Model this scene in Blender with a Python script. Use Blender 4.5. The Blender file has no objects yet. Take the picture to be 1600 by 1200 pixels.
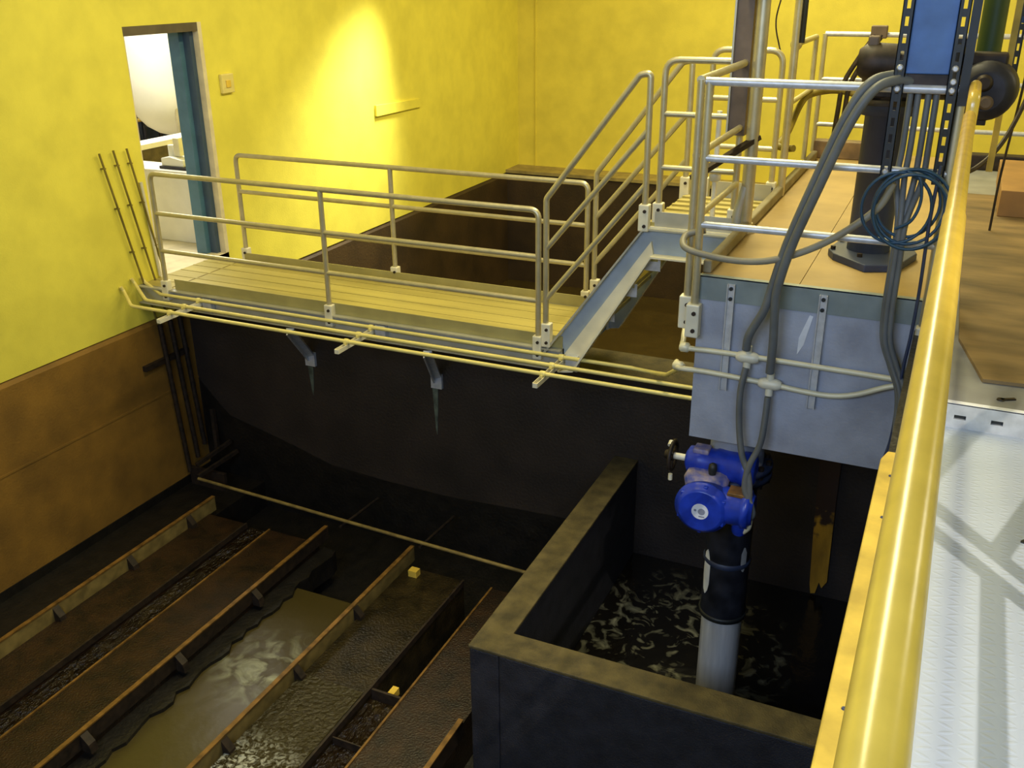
import bpy, bmesh, math, random
from mathutils import Vector, Matrix
random.seed(7)
S = bpy.context.scene
COL = S.collection

# ------------------------------------------------------------------ camera, light, exposure
def make_camera():
    f = 1507.13
    a, b, c = -0.431858729, 0.401922334, -0.00841883888
    fwd = Vector((math.sin(a)*math.cos(b), math.cos(a)*math.cos(b), -math.sin(b)))
    r0 = Vector((math.cos(a), -math.sin(a), 0)); u0 = r0.cross(fwd)
    r = math.cos(c)*r0 + math.sin(c)*u0
    u = -math.sin(c)*r0 + math.cos(c)*u0
    cam = bpy.data.cameras.new('camera'); o = bpy.data.objects.new('camera', cam); COL.objects.link(o)
    m = Matrix((r, u, -fwd)).transposed().to_4x4(); m.translation = Vector((0, 0, 1.6))
    o.matrix_world = m
    cam.sensor_width = 36; cam.lens = f/1600*36; cam.clip_start = .05; cam.clip_end = 100
    S.camera = o
make_camera()
S.view_settings.view_transform = 'Standard'; S.view_settings.look = 'None'
S.view_settings.gamma = 1; S.view_settings.exposure = 0.0; S.view_settings.use_curve_mapping = False

w = bpy.data.worlds.new('world'); S.world = w; w.use_nodes = True
w.node_tree.nodes['Background'].inputs[0].default_value = (.62, .78, 1, 1)
w.node_tree.nodes['Background'].inputs[1].default_value = .35

def lamp(name, kind, loc, target, power, color, size=1.0, size_y=None, angle=60, blend=.5):
    d = bpy.data.lights.new(name, kind); d.energy = power; d.color = color
    if kind == 'AREA':
        d.shape = 'RECTANGLE'; d.size = size; d.size_y = size_y or size
    elif kind == 'SPOT':
        d.spot_size = math.radians(angle); d.spot_blend = blend; d.shadow_soft_size = size
    else:
        d.shadow_soft_size = size
    o = bpy.data.objects.new(name, d); COL.objects.link(o); o.location = loc
    o.rotation_euler = (Vector(target)-Vector(loc)).to_track_quat('-Z', 'Y').to_euler()
    return o
WARM = (1, .90, .50)
lamp('strip_light', 'AREA', (-1.9, 9.4, 4.35), (-1.9, 9.4, 0), 600, WARM, .6, 9.5)
lamp('high_bay_light', 'AREA', (-4.2, 4.4, 4.35), (-6.4, 4.4, 0), 60, WARM, .9)
lamp('wall_pack_light', 'SPOT', (-6.05, 11.15, 1.85), (-6.5, 9.9, -1.0), 1250, (1, .98, .86), .28, angle=70, blend=1)
lamp('daylight_fill', 'AREA', (-1.8, -1.9, 2.6), (-1.0, 5.3, -.4), 230, (.48, .65, 1), 3.2, 1.5)
lamp('daylight_fill', 'AREA', (1.7, -1.9, 2.6), (.5, 2.6, -.1), 110, (.36, .56, 1), 1.6, 1.5)  # added cool fill for the walkway plate; no window stands behind it
lamp('walkway_light', 'SPOT', (.67+.64*2.2, 2.4-.77*2.2, .4+1.316*2.2), (.45, 2.5, -.1), 560, (1, .92, .80), .02, angle=38, blend=.5)
lamp('wall_light', 'AREA', (3.3, 6.6, 2.7), (-2.2, 6.4, -.6), 28, (1, .93, .68), .7)
lamp('side_room_light', 'AREA', (-9.3, 8.9, 3.2), (-9.6, 9.6, 0), 280, (1, .97, .88), 1.6)

# ------------------------------------------------------------------ materials
def mat(name, col, rough=.6, metal=0, var=.12, scale=6, bump=0, bscale=30, col2=None, spec=.5, stretch=None):
    m = bpy.data.materials.new(name); m.use_nodes = True
    nt = m.node_tree; n = nt.nodes; l = nt.links
    b = n['Principled BSDF']; b.inputs['Roughness'].default_value = rough; b.inputs['Metallic'].default_value = metal
    b.inputs['Specular IOR Level'].default_value = spec
    tc = n.new('ShaderNodeTexCoord'); mp = n.new('ShaderNodeMapping'); l.new(tc.outputs['Object'], mp.inputs[0])
    if stretch: mp.inputs['Scale'].default_value = stretch
    no = n.new('ShaderNodeTexNoise'); no.inputs['Scale'].default_value = scale; no.inputs['Detail'].default_value = 6
    l.new(mp.outputs[0], no.inputs['Vector'])
    r = n.new('ShaderNodeValToRGB'); l.new(no.outputs['Fac'], r.inputs[0])
    c2 = col2 or tuple(max(0, x*(1-var*2)) for x in col)
    r.color_ramp.elements[0].position = .32; r.color_ramp.elements[1].position = .66
    r.color_ramp.elements[0].color = (*c2, 1)
    r.color_ramp.elements[1].color = (*(tuple(min(1, x*(1+var)) for x in col)), 1)
    l.new(r.outputs[0], b.inputs['Base Color'])
    if bump:
        n2 = n.new('ShaderNodeTexNoise'); n2.inputs['Scale'].default_value = bscale; n2.inputs['Detail'].default_value = 4
        l.new(mp.outputs[0], n2.inputs['Vector'])
        bp = n.new('ShaderNodeBump'); bp.inputs['Strength'].default_value = bump; bp.inputs['Distance'].default_value = .02
        l.new(n2.outputs['Fac'], bp.inputs['Height']); l.new(bp.outputs[0], b.inputs['Normal'])
    return m

M = {}
M['wall'] = mat('yellow wall paint', (.80, .70, .085), .55, var=.05, scale=3, bump=.12, bscale=90)
M['wall_far'] = mat('yellow far wall paint', (.80, .66, .075), .6, var=.05, scale=3, bump=.12, bscale=60)
M['white'] = mat('white wall', (.8, .77, .66), .6, var=.03)
M['white2'] = mat('white tank enamel', (.82, .8, .7), .35, var=.04, scale=2)
M['ceil'] = mat('ceiling', (.5, .42, .2), .8)
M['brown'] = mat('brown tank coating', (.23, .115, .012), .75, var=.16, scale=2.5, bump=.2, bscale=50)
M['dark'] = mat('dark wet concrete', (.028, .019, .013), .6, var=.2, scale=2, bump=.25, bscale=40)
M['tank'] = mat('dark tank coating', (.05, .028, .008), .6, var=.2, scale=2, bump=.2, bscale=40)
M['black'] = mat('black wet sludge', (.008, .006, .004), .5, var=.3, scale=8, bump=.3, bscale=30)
M['bed'] = mat('wet rust brown media', (.024, .010, .003), .42, var=.35, scale=7, bump=.5, bscale=60)
M['bed2'] = mat('wet olive media', (.024, .016, .005), .3, var=.35, scale=7, bump=.5, bscale=45)
M['rim'] = mat('worn olive concrete', (.095, .070, .022), .7, var=.25, scale=9, bump=.35, bscale=90)
M['boxface'] = mat('blue black concrete', (.022, .022, .028), .6, var=.2, scale=9, bump=.4, bscale=120)
M['olive'] = mat('olive toned aluminium', (.42, .37, .15), .5, .35, var=.08, scale=4)  # yellow light reflected by the metal is put into this olive tone
M['alu'] = mat('aluminium pipe', (.54, .48, .30), .38, .55, var=.06, scale=12)
M['alu2'] = mat('dull aluminium plate', (.50, .48, .38), .5, .35, var=.08, scale=5)
M['deck'] = mat('stained grating deck', (.46, .38, .11), .5, .15, var=.10, scale=2, stretch=(.4, 4, 1))
M['cream'] = mat('cream bracket metal', (.78, .72, .52), .5, .1, var=.06)
M['galv'] = mat('galvanised steel', (.62, .62, .60), .4, .35, var=.08, scale=20)
M['slab'] = mat('grey concrete slab face', (.36, .37, .40), .7, var=.12, scale=4, bump=.15, bscale=60)
M['fascia'] = mat('green grey steel angle', (.25, .29, .27), .5, .3, var=.08)
M['decktan'] = mat('tan deck plate', (.39, .265, .09), .6, var=.08, scale=3, bump=.05)
M['ochre'] = mat('ochre painted plate', (.62, .42, .05), .6, var=.14, scale=8)
M['brownfloor'] = mat('worn brown floor', (.30, .19, .085), .5, var=.3, scale=3, bump=.1)
M['greyfloor'] = mat('grey floor coating', (.27, .27, .26), .5, var=.12, scale=4)
M['ply'] = mat('weathered plywood', (.20, .13, .050), .65, var=.28, scale=1.6, stretch=(1, 3, 1), bump=.1)
M['ply2'] = mat('orange plywood', (.32, .17, .05), .6, var=.15, scale=3)
M['safety'] = mat('yellow handrail paint', (.80, .53, .07), .27, .0, var=.05, scale=14, spec=1.0, bump=.02)
M['conduit'] = mat('yellow painted conduit', (.78, .66, .22), .4, .1, var=.05)
M['conduit2'] = mat('cream conduit', (.70, .64, .42), .45, .1, var=.06)
M['line'] = mat('dark brown tube', (.20, .15, .02), .6, var=.2)
M['edge'] = mat('rusty orange steel', (.22, .11, .022), .5, .2, var=.25, scale=15)
M['board'] = mat('tan steel board', (.23, .16, .045), .55, var=.2, scale=9)
M['rust'] = mat('dark rusted steel', (.030, .018, .010), .6, .2, var=.3, scale=20)
M['blue'] = mat('blue actuator enamel', (.014, .045, .42), .32, var=.12, scale=16, bump=.04)
M['bluedust'] = mat('dust covered blue enamel', (.30, .24, .24), .6, var=.25, scale=18, col2=(.05, .08, .36))
M['label'] = mat('white round label', (.8, .82, .85), .5, var=.03)
M['labelgrey'] = mat('grey print', (.25, .27, .33), .6)
M['box'] = mat('blue enclosure', (.075, .17, .40), .5, var=.12, scale=6)
M['bluedoor'] = mat('blue door frame', (.075, .17, .24), .45, var=.08)
M['bluedoor2'] = mat('dark blue door stop', (.05, .085, .13), .5, var=.08)
M['lintel'] = mat('dark lintel steel', (.11, .085, .05), .6, var=.1)
M['reveal'] = mat('cream plaster reveal', (.72, .62, .38), .7, var=.08)
M['strap'] = mat('black perforated strut', (.03, .032, .03), .5, .4, var=.1)
M['hose'] = mat('grey flexible conduit', (.13, .135, .125), .5, var=.1)
M['hosetan'] = mat('tan grey hose', (.26, .23, .15), .5, var=.1)
M['bluehose'] = mat('dark blue cable', (.018, .06, .10), .42, var=.1)
M['column'] = mat('dark grey column paint', (.030, .042, .085), .5, var=.12, scale=8)
M['motor'] = mat('dark brown machine', (.034, .022, .014), .55, .3, var=.35, scale=14)
M['motor2'] = mat('charcoal motor housing', (.028, .027, .035), .5, .3, var=.2, scale=14)
M['green'] = mat('dark green pipe', (.025, .055, .012), .5, var=.1)
M['pipe'] = mat('pale grey pipe', (.58, .56, .52), .5, var=.1, scale=5, stretch=(4, 4, .4))
M['pipedark'] = mat('wet shaded black pipe', (.020, .021, .028), .3, var=.3, scale=9)  # wet black, with the shade on the upper pipe put into the tone
M['peel'] = mat('peeling orange paint', (.36, .19, .015), .6, var=.3, scale=12, stretch=(1, 1, .3))
M['post'] = mat('brown steel channel', (.17, .12, .08), .6, .2, var=.15, scale=6)
M['streak'] = mat('pale green mineral streak', (.10, .12, .085), .6, var=.3, scale=12)
M['web'] = mat('blue grey stringer', (.36, .42, .46), .55, .1, var=.06)
M['ledge'] = mat('tan ledge concrete', (.34, .26, .085), .7, var=.15)
M['beam'] = mat('grey tan beam', (.27, .23, .14), .6, var=.12)
M['skin'] = mat('dirty white', (.72, .72, .7), .6, var=.1)

def diamond_plate():
    m = bpy.data.materials.new('painted diamond plate'); m.use_nodes = True
    nt = m.node_tree; n = nt.nodes; l = nt.links; b = n['Principled BSDF']
    tc = n.new('ShaderNodeTexCoord')
    no = n.new('ShaderNodeTexNoise'); no.inputs['Scale'].default_value = 7; no.inputs['Detail'].default_value = 5
    l.new(tc.outputs['Object'], no.inputs['Vector'])
    r = n.new('ShaderNodeValToRGB'); l.new(no.outputs['Fac'], r.inputs[0])
    r.color_ramp.elements[0].color = (.41, .46, .52, 1); r.color_ramp.elements[1].color = (.48, .53, .59, 1)
    l.new(r.outputs[0], b.inputs['Base Color']); b.inputs['Roughness'].default_value = .42
    # alternating raised bars of tread plate: two rotated brick patterns
    hs = []
    for ang, off in ((.785, 0), (-.785, .5)):
        mp = n.new('ShaderNodeMapping'); mp.inputs['Rotation'].default_value = (0, 0, ang)
        mp.inputs['Scale'].default_value = (1/.066, 1/.036, 1); mp.inputs['Location'].default_value = (off, off, 0)
        l.new(tc.outputs['Object'], mp.inputs[0])
        sx = n.new('ShaderNodeSeparateXYZ'); l.new(mp.outputs[0], sx.inputs[0])
        parts = []
        for ax in (0, 1):
            fr = n.new('ShaderNodeMath'); fr.operation = 'FRACT'; l.new(sx.outputs[ax], fr.inputs[0])
            sb = n.new('ShaderNodeMath'); sb.operation = 'SUBTRACT'; l.new(fr.outputs[0], sb.inputs[0]); sb.inputs[1].default_value = .5
            ml = n.new('ShaderNodeMath'); ml.operation = 'MULTIPLY'; l.new(sb.outputs[0], ml.inputs[0]); ml.inputs[1].default_value = (2.7, 6.5)[ax]
            sq = n.new('ShaderNodeMath'); sq.operation = 'MULTIPLY'; l.new(ml.outputs[0], sq.inputs[0]); l.new(ml.outputs[0], sq.inputs[1])
            parts.append(sq)
        ad = n.new('ShaderNodeMath'); l.new(parts[0].outputs[0], ad.inputs[0]); l.new(parts[1].outputs[0], ad.inputs[1])
        iv = n.new('ShaderNodeMath'); iv.operation = 'SUBTRACT'; iv.use_clamp = True; iv.inputs[0].default_value = 1; l.new(ad.outputs[0], iv.inputs[1])
        hs.append(iv)
    mx = n.new('ShaderNodeMath'); mx.operation = 'MAXIMUM'; l.new(hs[0].outputs[0], mx.inputs[0]); l.new(hs[1].outputs[0], mx.inputs[1])
    bp = n.new('ShaderNodeBump'); bp.inputs['Strength'].default_value = .3; bp.inputs['Distance'].default_value = .004
    l.new(mx.outputs[0], bp.inputs['Height']); l.new(bp.outputs[0], b.inputs['Normal'])
    return m
M['tread'] = diamond_plate()

def water(name, deep, foam, fscale, f0, f1, rough=.08, bstr=.6, bsc=14, stretch=(1, 1, 1), centre=None, radius=1, dist=.03):
    """murky water; foam breaks its surface around `centre` (object space)"""
    m = bpy.data.materials.new(name); m.use_nodes = True
    nt = m.node_tree; n = nt.nodes; l = nt.links; b = n['Principled BSDF']
    tc = n.new('ShaderNodeTexCoord'); mp = n.new('ShaderNodeMapping'); mp.inputs['Scale'].default_value = stretch
    l.new(tc.outputs['Object'], mp.inputs[0])
    no = n.new('ShaderNodeTexNoise'); no.inputs['Scale'].default_value = fscale; no.inputs['Detail'].default_value = 8
    no.inputs['Distortion'].default_value = 1.2; l.new(mp.outputs[0], no.inputs['Vector'])
    r = n.new('ShaderNodeValToRGB'); r.color_ramp.elements[0].position = f0; r.color_ramp.elements[1].position = f1
    r.color_ramp.elements[0].color = (0, 0, 0, 1); r.color_ramp.elements[1].color = (1, 1, 1, 1)
    l.new(no.outputs['Fac'], r.inputs[0]); fac = r.outputs[0]
    if centre:
        vm = n.new('ShaderNodeVectorMath'); vm.operation = 'DISTANCE'; l.new(tc.outputs['Object'], vm.inputs[0]); vm.inputs[1].default_value = centre
        mr = n.new('ShaderNodeMapRange'); mr.inputs[1].default_value = radius; mr.inputs[2].default_value = radius*.3
        l.new(vm.outputs['Value'], mr.inputs[0])
        mu = n.new('ShaderNodeMath'); mu.operation = 'MULTIPLY'; l.new(fac, mu.inputs[0]); l.new(mr.outputs[0], mu.inputs[1]); fac = mu.outputs[0]
    mix = n.new('ShaderNodeMix'); mix.data_type = 'RGBA'; l.new(fac, mix.inputs[0])
    mix.inputs[6].default_value = (*deep, 1); mix.inputs[7].default_value = (*foam, 1)
    l.new(mix.outputs[2], b.inputs['Base Color'])
    b.inputs['Roughness'].default_value = rough
    n2 = n.new('ShaderNodeTexNoise'); n2.inputs['Scale'].default_value = bsc; n2.inputs['Detail'].default_value = 5; l.new(mp.outputs[0], n2.inputs['Vector'])
    bp = n.new('ShaderNodeBump'); bp.inputs['Strength'].default_value = bstr; bp.inputs['Distance'].default_value = dist
    l.new(n2.outputs['Fac'], bp.inputs['Height']); l.new(bp.outputs[0], b.inputs['Normal'])
    return m

# ------------------------------------------------------------------ mesh helpers
class MB:
    def __init__(s): s.v = []; s.f = []; s.sm = []
    def _add(s, vs, fs, smooth=False):
        k = len(s.v); s.v += [tuple(p) for p in vs]; s.f += [tuple(i+k for i in f) for f in fs]; s.sm += [smooth]*len(fs)
        return s
    def box(s, x0, y0, z0, x1, y1, z1, rot=None, piv=None):
        x0, x1 = sorted((x0, x1)); y0, y1 = sorted((y0, y1)); z0, z1 = sorted((z0, z1))
        vs = [Vector(p) for p in ((x0,y0,z0),(x1,y0,z0),(x1,y1,z0),(x0,y1,z0),(x0,y0,z1),(x1,y0,z1),(x1,y1,z1),(x0,y1,z1))]
        if rot is not None:
            pv = Vector(piv); vs = [pv + rot @ (q-pv) for q in vs]
        return s._add(vs, [(0,3,2,1),(4,5,6,7),(0,1,5,4),(1,2,6,5),(2,3,7,6),(3,0,4,7)])
    def bar(s, a, b, w, h, up=(0,0,1)):
        """rectangular bar from a to b, width w sideways, h along up"""
        a = Vector(a); b = Vector(b); d = (b-a).normalized(); u = Vector(up); sd = d.cross(u).normalized(); u = sd.cross(d).normalized()
        vs = [p + sd*(i*w/2) + u*(j*h/2) for p in (a, b) for i, j in ((-1,-1),(1,-1),(1,1),(-1,1))]
        return s._add(vs, [(0,3,2,1),(4,5,6,7),(0,1,5,4),(1,2,6,5),(2,3,7,6),(3,0,4,7)])
    def tube(s, pts, r, n=14, caps=True, r1=None):
        P = [Vector(p) for p in pts]; m = len(P); rings = []
        t0 = (P[1]-P[0]).normalized(); u = t0.orthogonal().normalized()
        vs = []
        for i in range(m):
            t = (P[min(i+1, m-1)]-P[max(i-1, 0)]).normalized()
            u = (u - t*u.dot(t)); u = u.normalized() if u.length > 1e-6 else t.orthogonal().normalized()
            v = t.cross(u)
            rr = r if r1 is None else r+(r1-r)*i/(m-1)
            k = 1.0
            if 0 < i < m-1:
                c = max(.5, math.cos(((P[i+1]-P[i]).angle(P[i]-P[i-1]))/2)); k = 1
            vs += [P[i] + (u*math.cos(2*math.pi*j/n) + v*math.sin(2*math.pi*j/n))*rr*k for j in range(n)]
        fs = [(i*n+j, i*n+(j+1) % n, (i+1)*n+(j+1) % n, (i+1)*n+j) for i in range(m-1) for j in range(n)]
        s._add(vs, fs, True)
        if caps:
            s._add(vs[:n], [tuple(range(n-1, -1, -1))]); s._add(vs[-n:], [tuple(range(n))])
        return s
    def lathe(s, base, axis, prof, n=28, smooth=True):
        """prof: list of (distance along axis, radius)"""
        b = Vector(base); t = Vector(axis).normalized(); u = t.orthogonal().normalized(); v = t.cross(u)
        vs = []
        for h, r in prof:
            vs += [b + t*h + (u*math.cos(2*math.pi*j/n)+v*math.sin(2*math.pi*j/n))*max(r, 1e-4) for j in range(n)]
        m = len(prof)
        fs = [(i*n+j, i*n+(j+1) % n, (i+1)*n+(j+1) % n, (i+1)*n+j) for i in range(m-1) for j in range(n)]
        s._add(vs, fs, smooth)
        s._add(vs[:n], [tuple(range(n-1, -1, -1))]); s._add(vs[-n:], [tuple(range(n))])
        return s
    def prism(s, poly, off):
        o = Vector(off); P = [Vector(p) for p in poly]; n = len(P)
        vs = P + [p+o for p in P]
        fs = [tuple(range(n-1, -1, -1)), tuple(range(n, 2*n))] + [(i, (i+1) % n, (i+1) % n+n, i+n) for i in range(n)]
        return s._add(vs, fs)
    def build(s, name, m, parent=None, bevel=0, origin=None):
        me = bpy.data.meshes.new(name)
        org = Vector(origin) if origin else Vector((0, 0, 0))
        if parent is not None: org = Vector((parent.parent or parent).location)
        me.from_pydata([tuple(Vector(p)-org) for p in s.v], [], s.f)
        for p, q in zip(me.polygons, s.sm): p.use_smooth = q
        bm = bmesh.new(); bm.from_mesh(me); bmesh.ops.recalc_face_normals(bm, faces=bm.faces); bm.to_mesh(me); bm.free()
        me.materials.append(M[m] if isinstance(m, str) else m); me.update()
        o = bpy.data.objects.new(name, me); COL.objects.link(o)
        if parent is not None: o.parent = parent
        else: o.location = org
        if bevel:
            b = o.modifiers.new('bevel', 'BEVEL'); b.width = bevel; b.segments = 2; b.limit_method = 'ANGLE'; b.angle_limit = math.radians(50)
        return o

def fillet(pts, r, n=6):
    P = [Vector(p) for p in pts]; out = [P[0]]
    for i in range(1, len(P)-1):
        a = (P[i-1]-P[i]); b = (P[i+1]-P[i]); ang = a.angle(b)
        d = min(r/max(math.tan(ang/2), .05), a.length*.49, b.length*.49)
        p0 = P[i]+a.normalized()*d; p2 = P[i]+b.normalized()*d
        for k in range(n+1):
            t = k/n; out.append((1-t)**2*p0 + 2*t*(1-t)*P[i] + t*t*p2)
    out.append(P[-1]); return out
def spline(pts, n=8):
    P = [Vector(p) for p in pts]; P = [2*P[0]-P[1]]+P+[2*P[-1]-P[-2]]; out = []
    for i in range(1, len(P)-2):
        for k in range(n):
            t = k/n; a, b, c, d = P[i-1], P[i], P[i+1], P[i+2]
            out.append(.5*((2*b)+(c-a)*t+(2*a-5*b+4*c-d)*t*t+(3*b-a-3*c+d)*t**3))
    out.append(P[-2]); return out
def tag(o, label, cat, group=None, kind=None):
    o['label'] = label; o['category'] = cat
    if group: o['group'] = group
    if kind: o['kind'] = kind
    return o
def thing(name, label, cat, loc=(0, 0, 0), group=None):
    o = bpy.data.objects.new(name, None); COL.objects.link(o); o.location = loc; o.empty_display_size = .1
    bpy.context.view_layer.update()
    return tag(o, label, cat, group)
def struct(name, mb, m, label, cat, bevel=0):
    o = mb.build(name, m, None, bevel); return tag(o, label, cat, kind='structure')

XL = -6.85     # yellow wall on the left
YF = 15.2      # far wall
ZC = -1.07     # catwalk deck
PI = math.pi

# ------------------------------------------------------------------ setting: room shell
wl = MB()
t = .10
wl.box(XL-.3, -2.6, -1.45, XL, 6.76, 4.6).box(XL-.3, 7.76, -1.45, XL, YF+.3, 4.6)
wl.box(XL-.3, 6.76, 1.20, XL, 7.76, 4.6).box(XL-.3, 6.76, -1.45, XL, 7.76, ZC-.005)
struct('wall_left', wl, 'wall', 'yellow painted left wall with the doorway', 'wall')
struct('wall_far', MB().box(XL-.3, YF, -1.45, 3.9, YF+.3, 4.6), 'wall_far', 'yellow painted far wall behind the tanks', 'wall')
struct('wall_right', MB().box(3.6, -2.6, -3.8, 3.9, YF, 4.6), 'wall_far', 'yellow wall on the right side of the hall', 'wall')
wb = MB().box(XL, -2.9, -3.8, 3.9, -2.6, 1.6).box(XL, -2.9, 3.6, 3.9, -2.6, 4.6).box(XL, -2.9, 1.6, -4.0, -2.6, 3.6).box(.6, -2.9, 1.6, 3.9, -2.6, 3.6)
struct('wall_back', wb, 'wall_far', 'yellow rear wall with a daylight window', 'wall')
wf = MB().box(-4.0, -2.8, 1.6, .6, -2.7, 1.68).box(-4.0, -2.8, 3.52, .6, -2.7, 3.6)
for k in range(5): wf.box(-4.0+k*1.13, -2.8, 1.68, -3.92+k*1.13, -2.7, 3.52)
struct('window_1', wf, 'alu2', 'wide daylight window frame in the rear wall', 'window')
struct('ceiling', MB().box(XL-.3, -2.9, 4.6, 3.9, YF+.3, 4.8), 'ceil', 'ceiling of the hall', 'ceiling')
# narrow vertical pilaster line in the far corner
struct('trim_1', MB().box(XL+.32, YF-.025, -1.42, XL+.335, YF+.01, 4.6), 'wall_far', 'thin vertical joint cover beside the far corner', 'trim')
# tank walls (concrete below the yellow paint)
tw = MB().prism([(XL-.3, -2.6, -3.8), (XL+.012, -2.6, -3.8), (XL+.012, -2.6, -1.50), (XL-.02, -2.6, -1.452), (XL-.3, -2.6, -1.452)], (0, 9.65, 0))
tw.box(XL+.012, -2.6, -2.235, XL+.018, 7.05, -2.215)
struct('wall_tank_left', tw, 'brown', 'brown coated tank wall under the yellow wall', 'wall')
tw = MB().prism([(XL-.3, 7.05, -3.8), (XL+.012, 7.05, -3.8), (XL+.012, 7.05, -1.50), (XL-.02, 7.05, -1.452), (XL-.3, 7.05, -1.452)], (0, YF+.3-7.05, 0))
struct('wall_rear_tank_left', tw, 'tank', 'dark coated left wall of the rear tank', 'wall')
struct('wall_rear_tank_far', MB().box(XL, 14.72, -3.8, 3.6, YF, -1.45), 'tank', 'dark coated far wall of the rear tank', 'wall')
struct('trim_2', MB().box(XL, 14.68, -1.45, 3.6, YF, -1.40), 'ledge', 'tan concrete ledge at the far end of the rear tank', 'ledge')
# divider between the two tanks, with a pale top
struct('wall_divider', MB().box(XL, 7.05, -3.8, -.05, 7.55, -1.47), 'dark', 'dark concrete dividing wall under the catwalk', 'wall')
struct('trim_3', MB().box(XL+.02, 7.05, -1.47, -1.26, 7.55, -1.45), 'rim', 'grey concrete top of the dividing wall', 'ledge')
struct('floor', MB().box(XL, -2.6, -3.9, -.1, YF, -3.6), 'black', 'black bottom of the tanks', 'floor')
tag(MB().box(XL+.02, 7.56, -3.5, -1.3, 14.7, -3.3).build('tank_water', water('brown tank water', (.05, .033, .008), (.08, .055, .015), 2, .4, .9, .25, .2, 4)), 'brown still water in the rear tank seen below the stair', 'water', kind='stuff')
# walkway wall and concrete basin
struct('wall_walkway', MB().box(-.075, -2.6, -3.8, .3, 5.31, -.17).box(-.055, 5.31, -3.8, .3, 7.05, -1.04), 'black', 'dark wall below the walkway', 'wall')
bs = MB()
bs.box(-2.28, 4.28, -3.8, -2.08, 7.05, -2.22).box(-2.08, 4.28, -3.8, -.055, 4.49, -2.22)
struct('wall_basin', bs, 'boxface', 'blue black concrete basin walls around the valve pipe', 'wall', .012)  # cool shade of the upright faces is put into the blue black
bt = MB().prism([(-2.285, 4.275, -2.222), (-.055, 4.275, -2.222), (-.055, 4.495, -2.222), (-2.075, 4.495, -2.222), (-2.075, 7.05, -2.222), (-2.285, 7.05, -2.222)], (0, 0, .022))
struct('trim_4', bt, 'rim', 'worn olive top edge of the concrete basin', 'ledge', .006)  # lamp light on the top face is put into this lighter olive

struct('trim_6', MB().box(XL+.012, -2.6, -3.6, XL+.022, 7.05, -3.21), 'black', 'black band at the foot of the brown tank wall', 'band')  # thin black strip over the lowest part of the wall
struct('floor_gutter', MB().box(XL+.012, -2.6, -3.6, -6.13, 7.05, -3.30), 'black', 'black gutter floor between the brown wall and the first board', 'floor')
struct('trim_7', MB().prism([(XL+.03, 7.048, -3.59), (XL+.03, 7.048, -2.25), (-6.68, 7.048, -2.40), (-6.48, 7.048, -2.60), (-6.1, 7.048, -2.69), (-5.77, 7.048, -2.77), (-5.24, 7.048, -2.92), (-4.64, 7.048, -2.96), (-3.93, 7.048, -2.98), (-2.9, 7.048, -2.93), (-2.3, 7.048, -2.93), (-2.3, 7.048, -3.59)], (0, -.006, 0)), 'black', 'black band with a curved top along the foot of the dividing wall', 'band')  # thin black sheet with a curved upper edge
for xs_, zs, ln in ((-4.02, -1.84, .50), (-5.39, -1.88, .30)):
    tag(MB().prism([(xs_-.03, 7.049, zs), (xs_+.03, 7.049, zs), (xs_+.022, 7.049, zs-ln*.5), (xs_+.004, 7.049, zs-ln), (xs_-.006, 7.049, zs-ln*.9), (xs_-.02, 7.049, zs-ln*.4)], (0, -.004, 0)).build('mineral_streak', 'streak'), 'pale green drip streak below the %s diagonal brace' % ('right-hand' if xs_ > -5 else 'left-hand'), 'streak')
# upper platform slab
sl = MB().box(-1.25, 5.315, -1.03, -.06, 7.0, -.03).box(-1.25, 7.0, -1.03, -.06, 9.9, -.03)
struct('wall_platform', sl, 'slab', 'blue grey concrete slab face under the upper platform', 'slab')
struct('trim_5', MB().box(-1.252, 5.30, -.14, -.06, 5.315, 0).box(-1.252, 5.30, -.006, -.06, 5.34, .002), 'fascia', 'green grey steel angle along the platform edge', 'trim')
fl = MB()
fl.box(-1.25, 5.34, -.03, -.70, 9.9, 0).box(-.696, 5.34, -.03, -.06, 9.9, 0)
struct('floor_platform', fl, 'decktan', 'tan plate floor of the upper platform', 'floor')
struct('floor_landing', MB().box(.0, 3.95, -.16, 3.6, 5.30, 0).box(-.06, 5.30, -.16, 3.6, 9.9, 0), 'greyfloor', 'grey floor beyond the white riser', 'floor')
struct('floor_walkway', MB().box(.015, -2.6, -.16, 3.6, 3.94, -.10), 'tread', 'white painted diamond plate walkway floor', 'floor')
struct('wall_platform_rear', MB().box(-1.25, 9.58, -3.6, 3.6, 9.9, -.17), 'slab', 'concrete wall under the back edge of the platform', 'wall')

# ------------------------------------------------------------------ side room seen through the doorway
struct('floor_side_room', MB().box(-13.5, 4, ZC-.1, XL-.3, 15, ZC).box(XL-.3, 6.76, ZC-.1, XL-.0, 7.76, ZC), 'reveal', 'pale floor of the side room', 'floor')
struct('wall_side_room', MB().box(-13.7, 4, ZC, -13.5, 15, 4).box(-13.5, 4, ZC, XL-.3, 4.2, 4).box(-13.5, 14.8, ZC, XL-.3, 15, 4), 'white', 'white walls of the side room', 'wall')
dr = thing('door_1', 'blue steel door frame set in the cream doorway of the yellow wall', 'door frame', (XL, 7.7, ZC)); dr['kind'] = 'structure'
MB().box(XL-.065, 7.71, ZC, XL+.004, 7.762, 1.2).box(XL-.30, 7.755, ZC, XL, 7.762, 1.2).build('jamb_reveal', 'reveal', dr)
MB().box(XL-.15, 7.66, ZC, XL-.066, 7.758, 1.14).build('door_stop', 'bluedoor2', dr)
MB().box(XL-.28, 7.60, ZC, XL-.15, 7.758, 1.14).build('side_frame', 'bluedoor', dr)
MB().box(XL-.28, 6.76, 1.12, XL-.0, 7.75, 1.2).build('lintel', 'lintel', dr)
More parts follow.
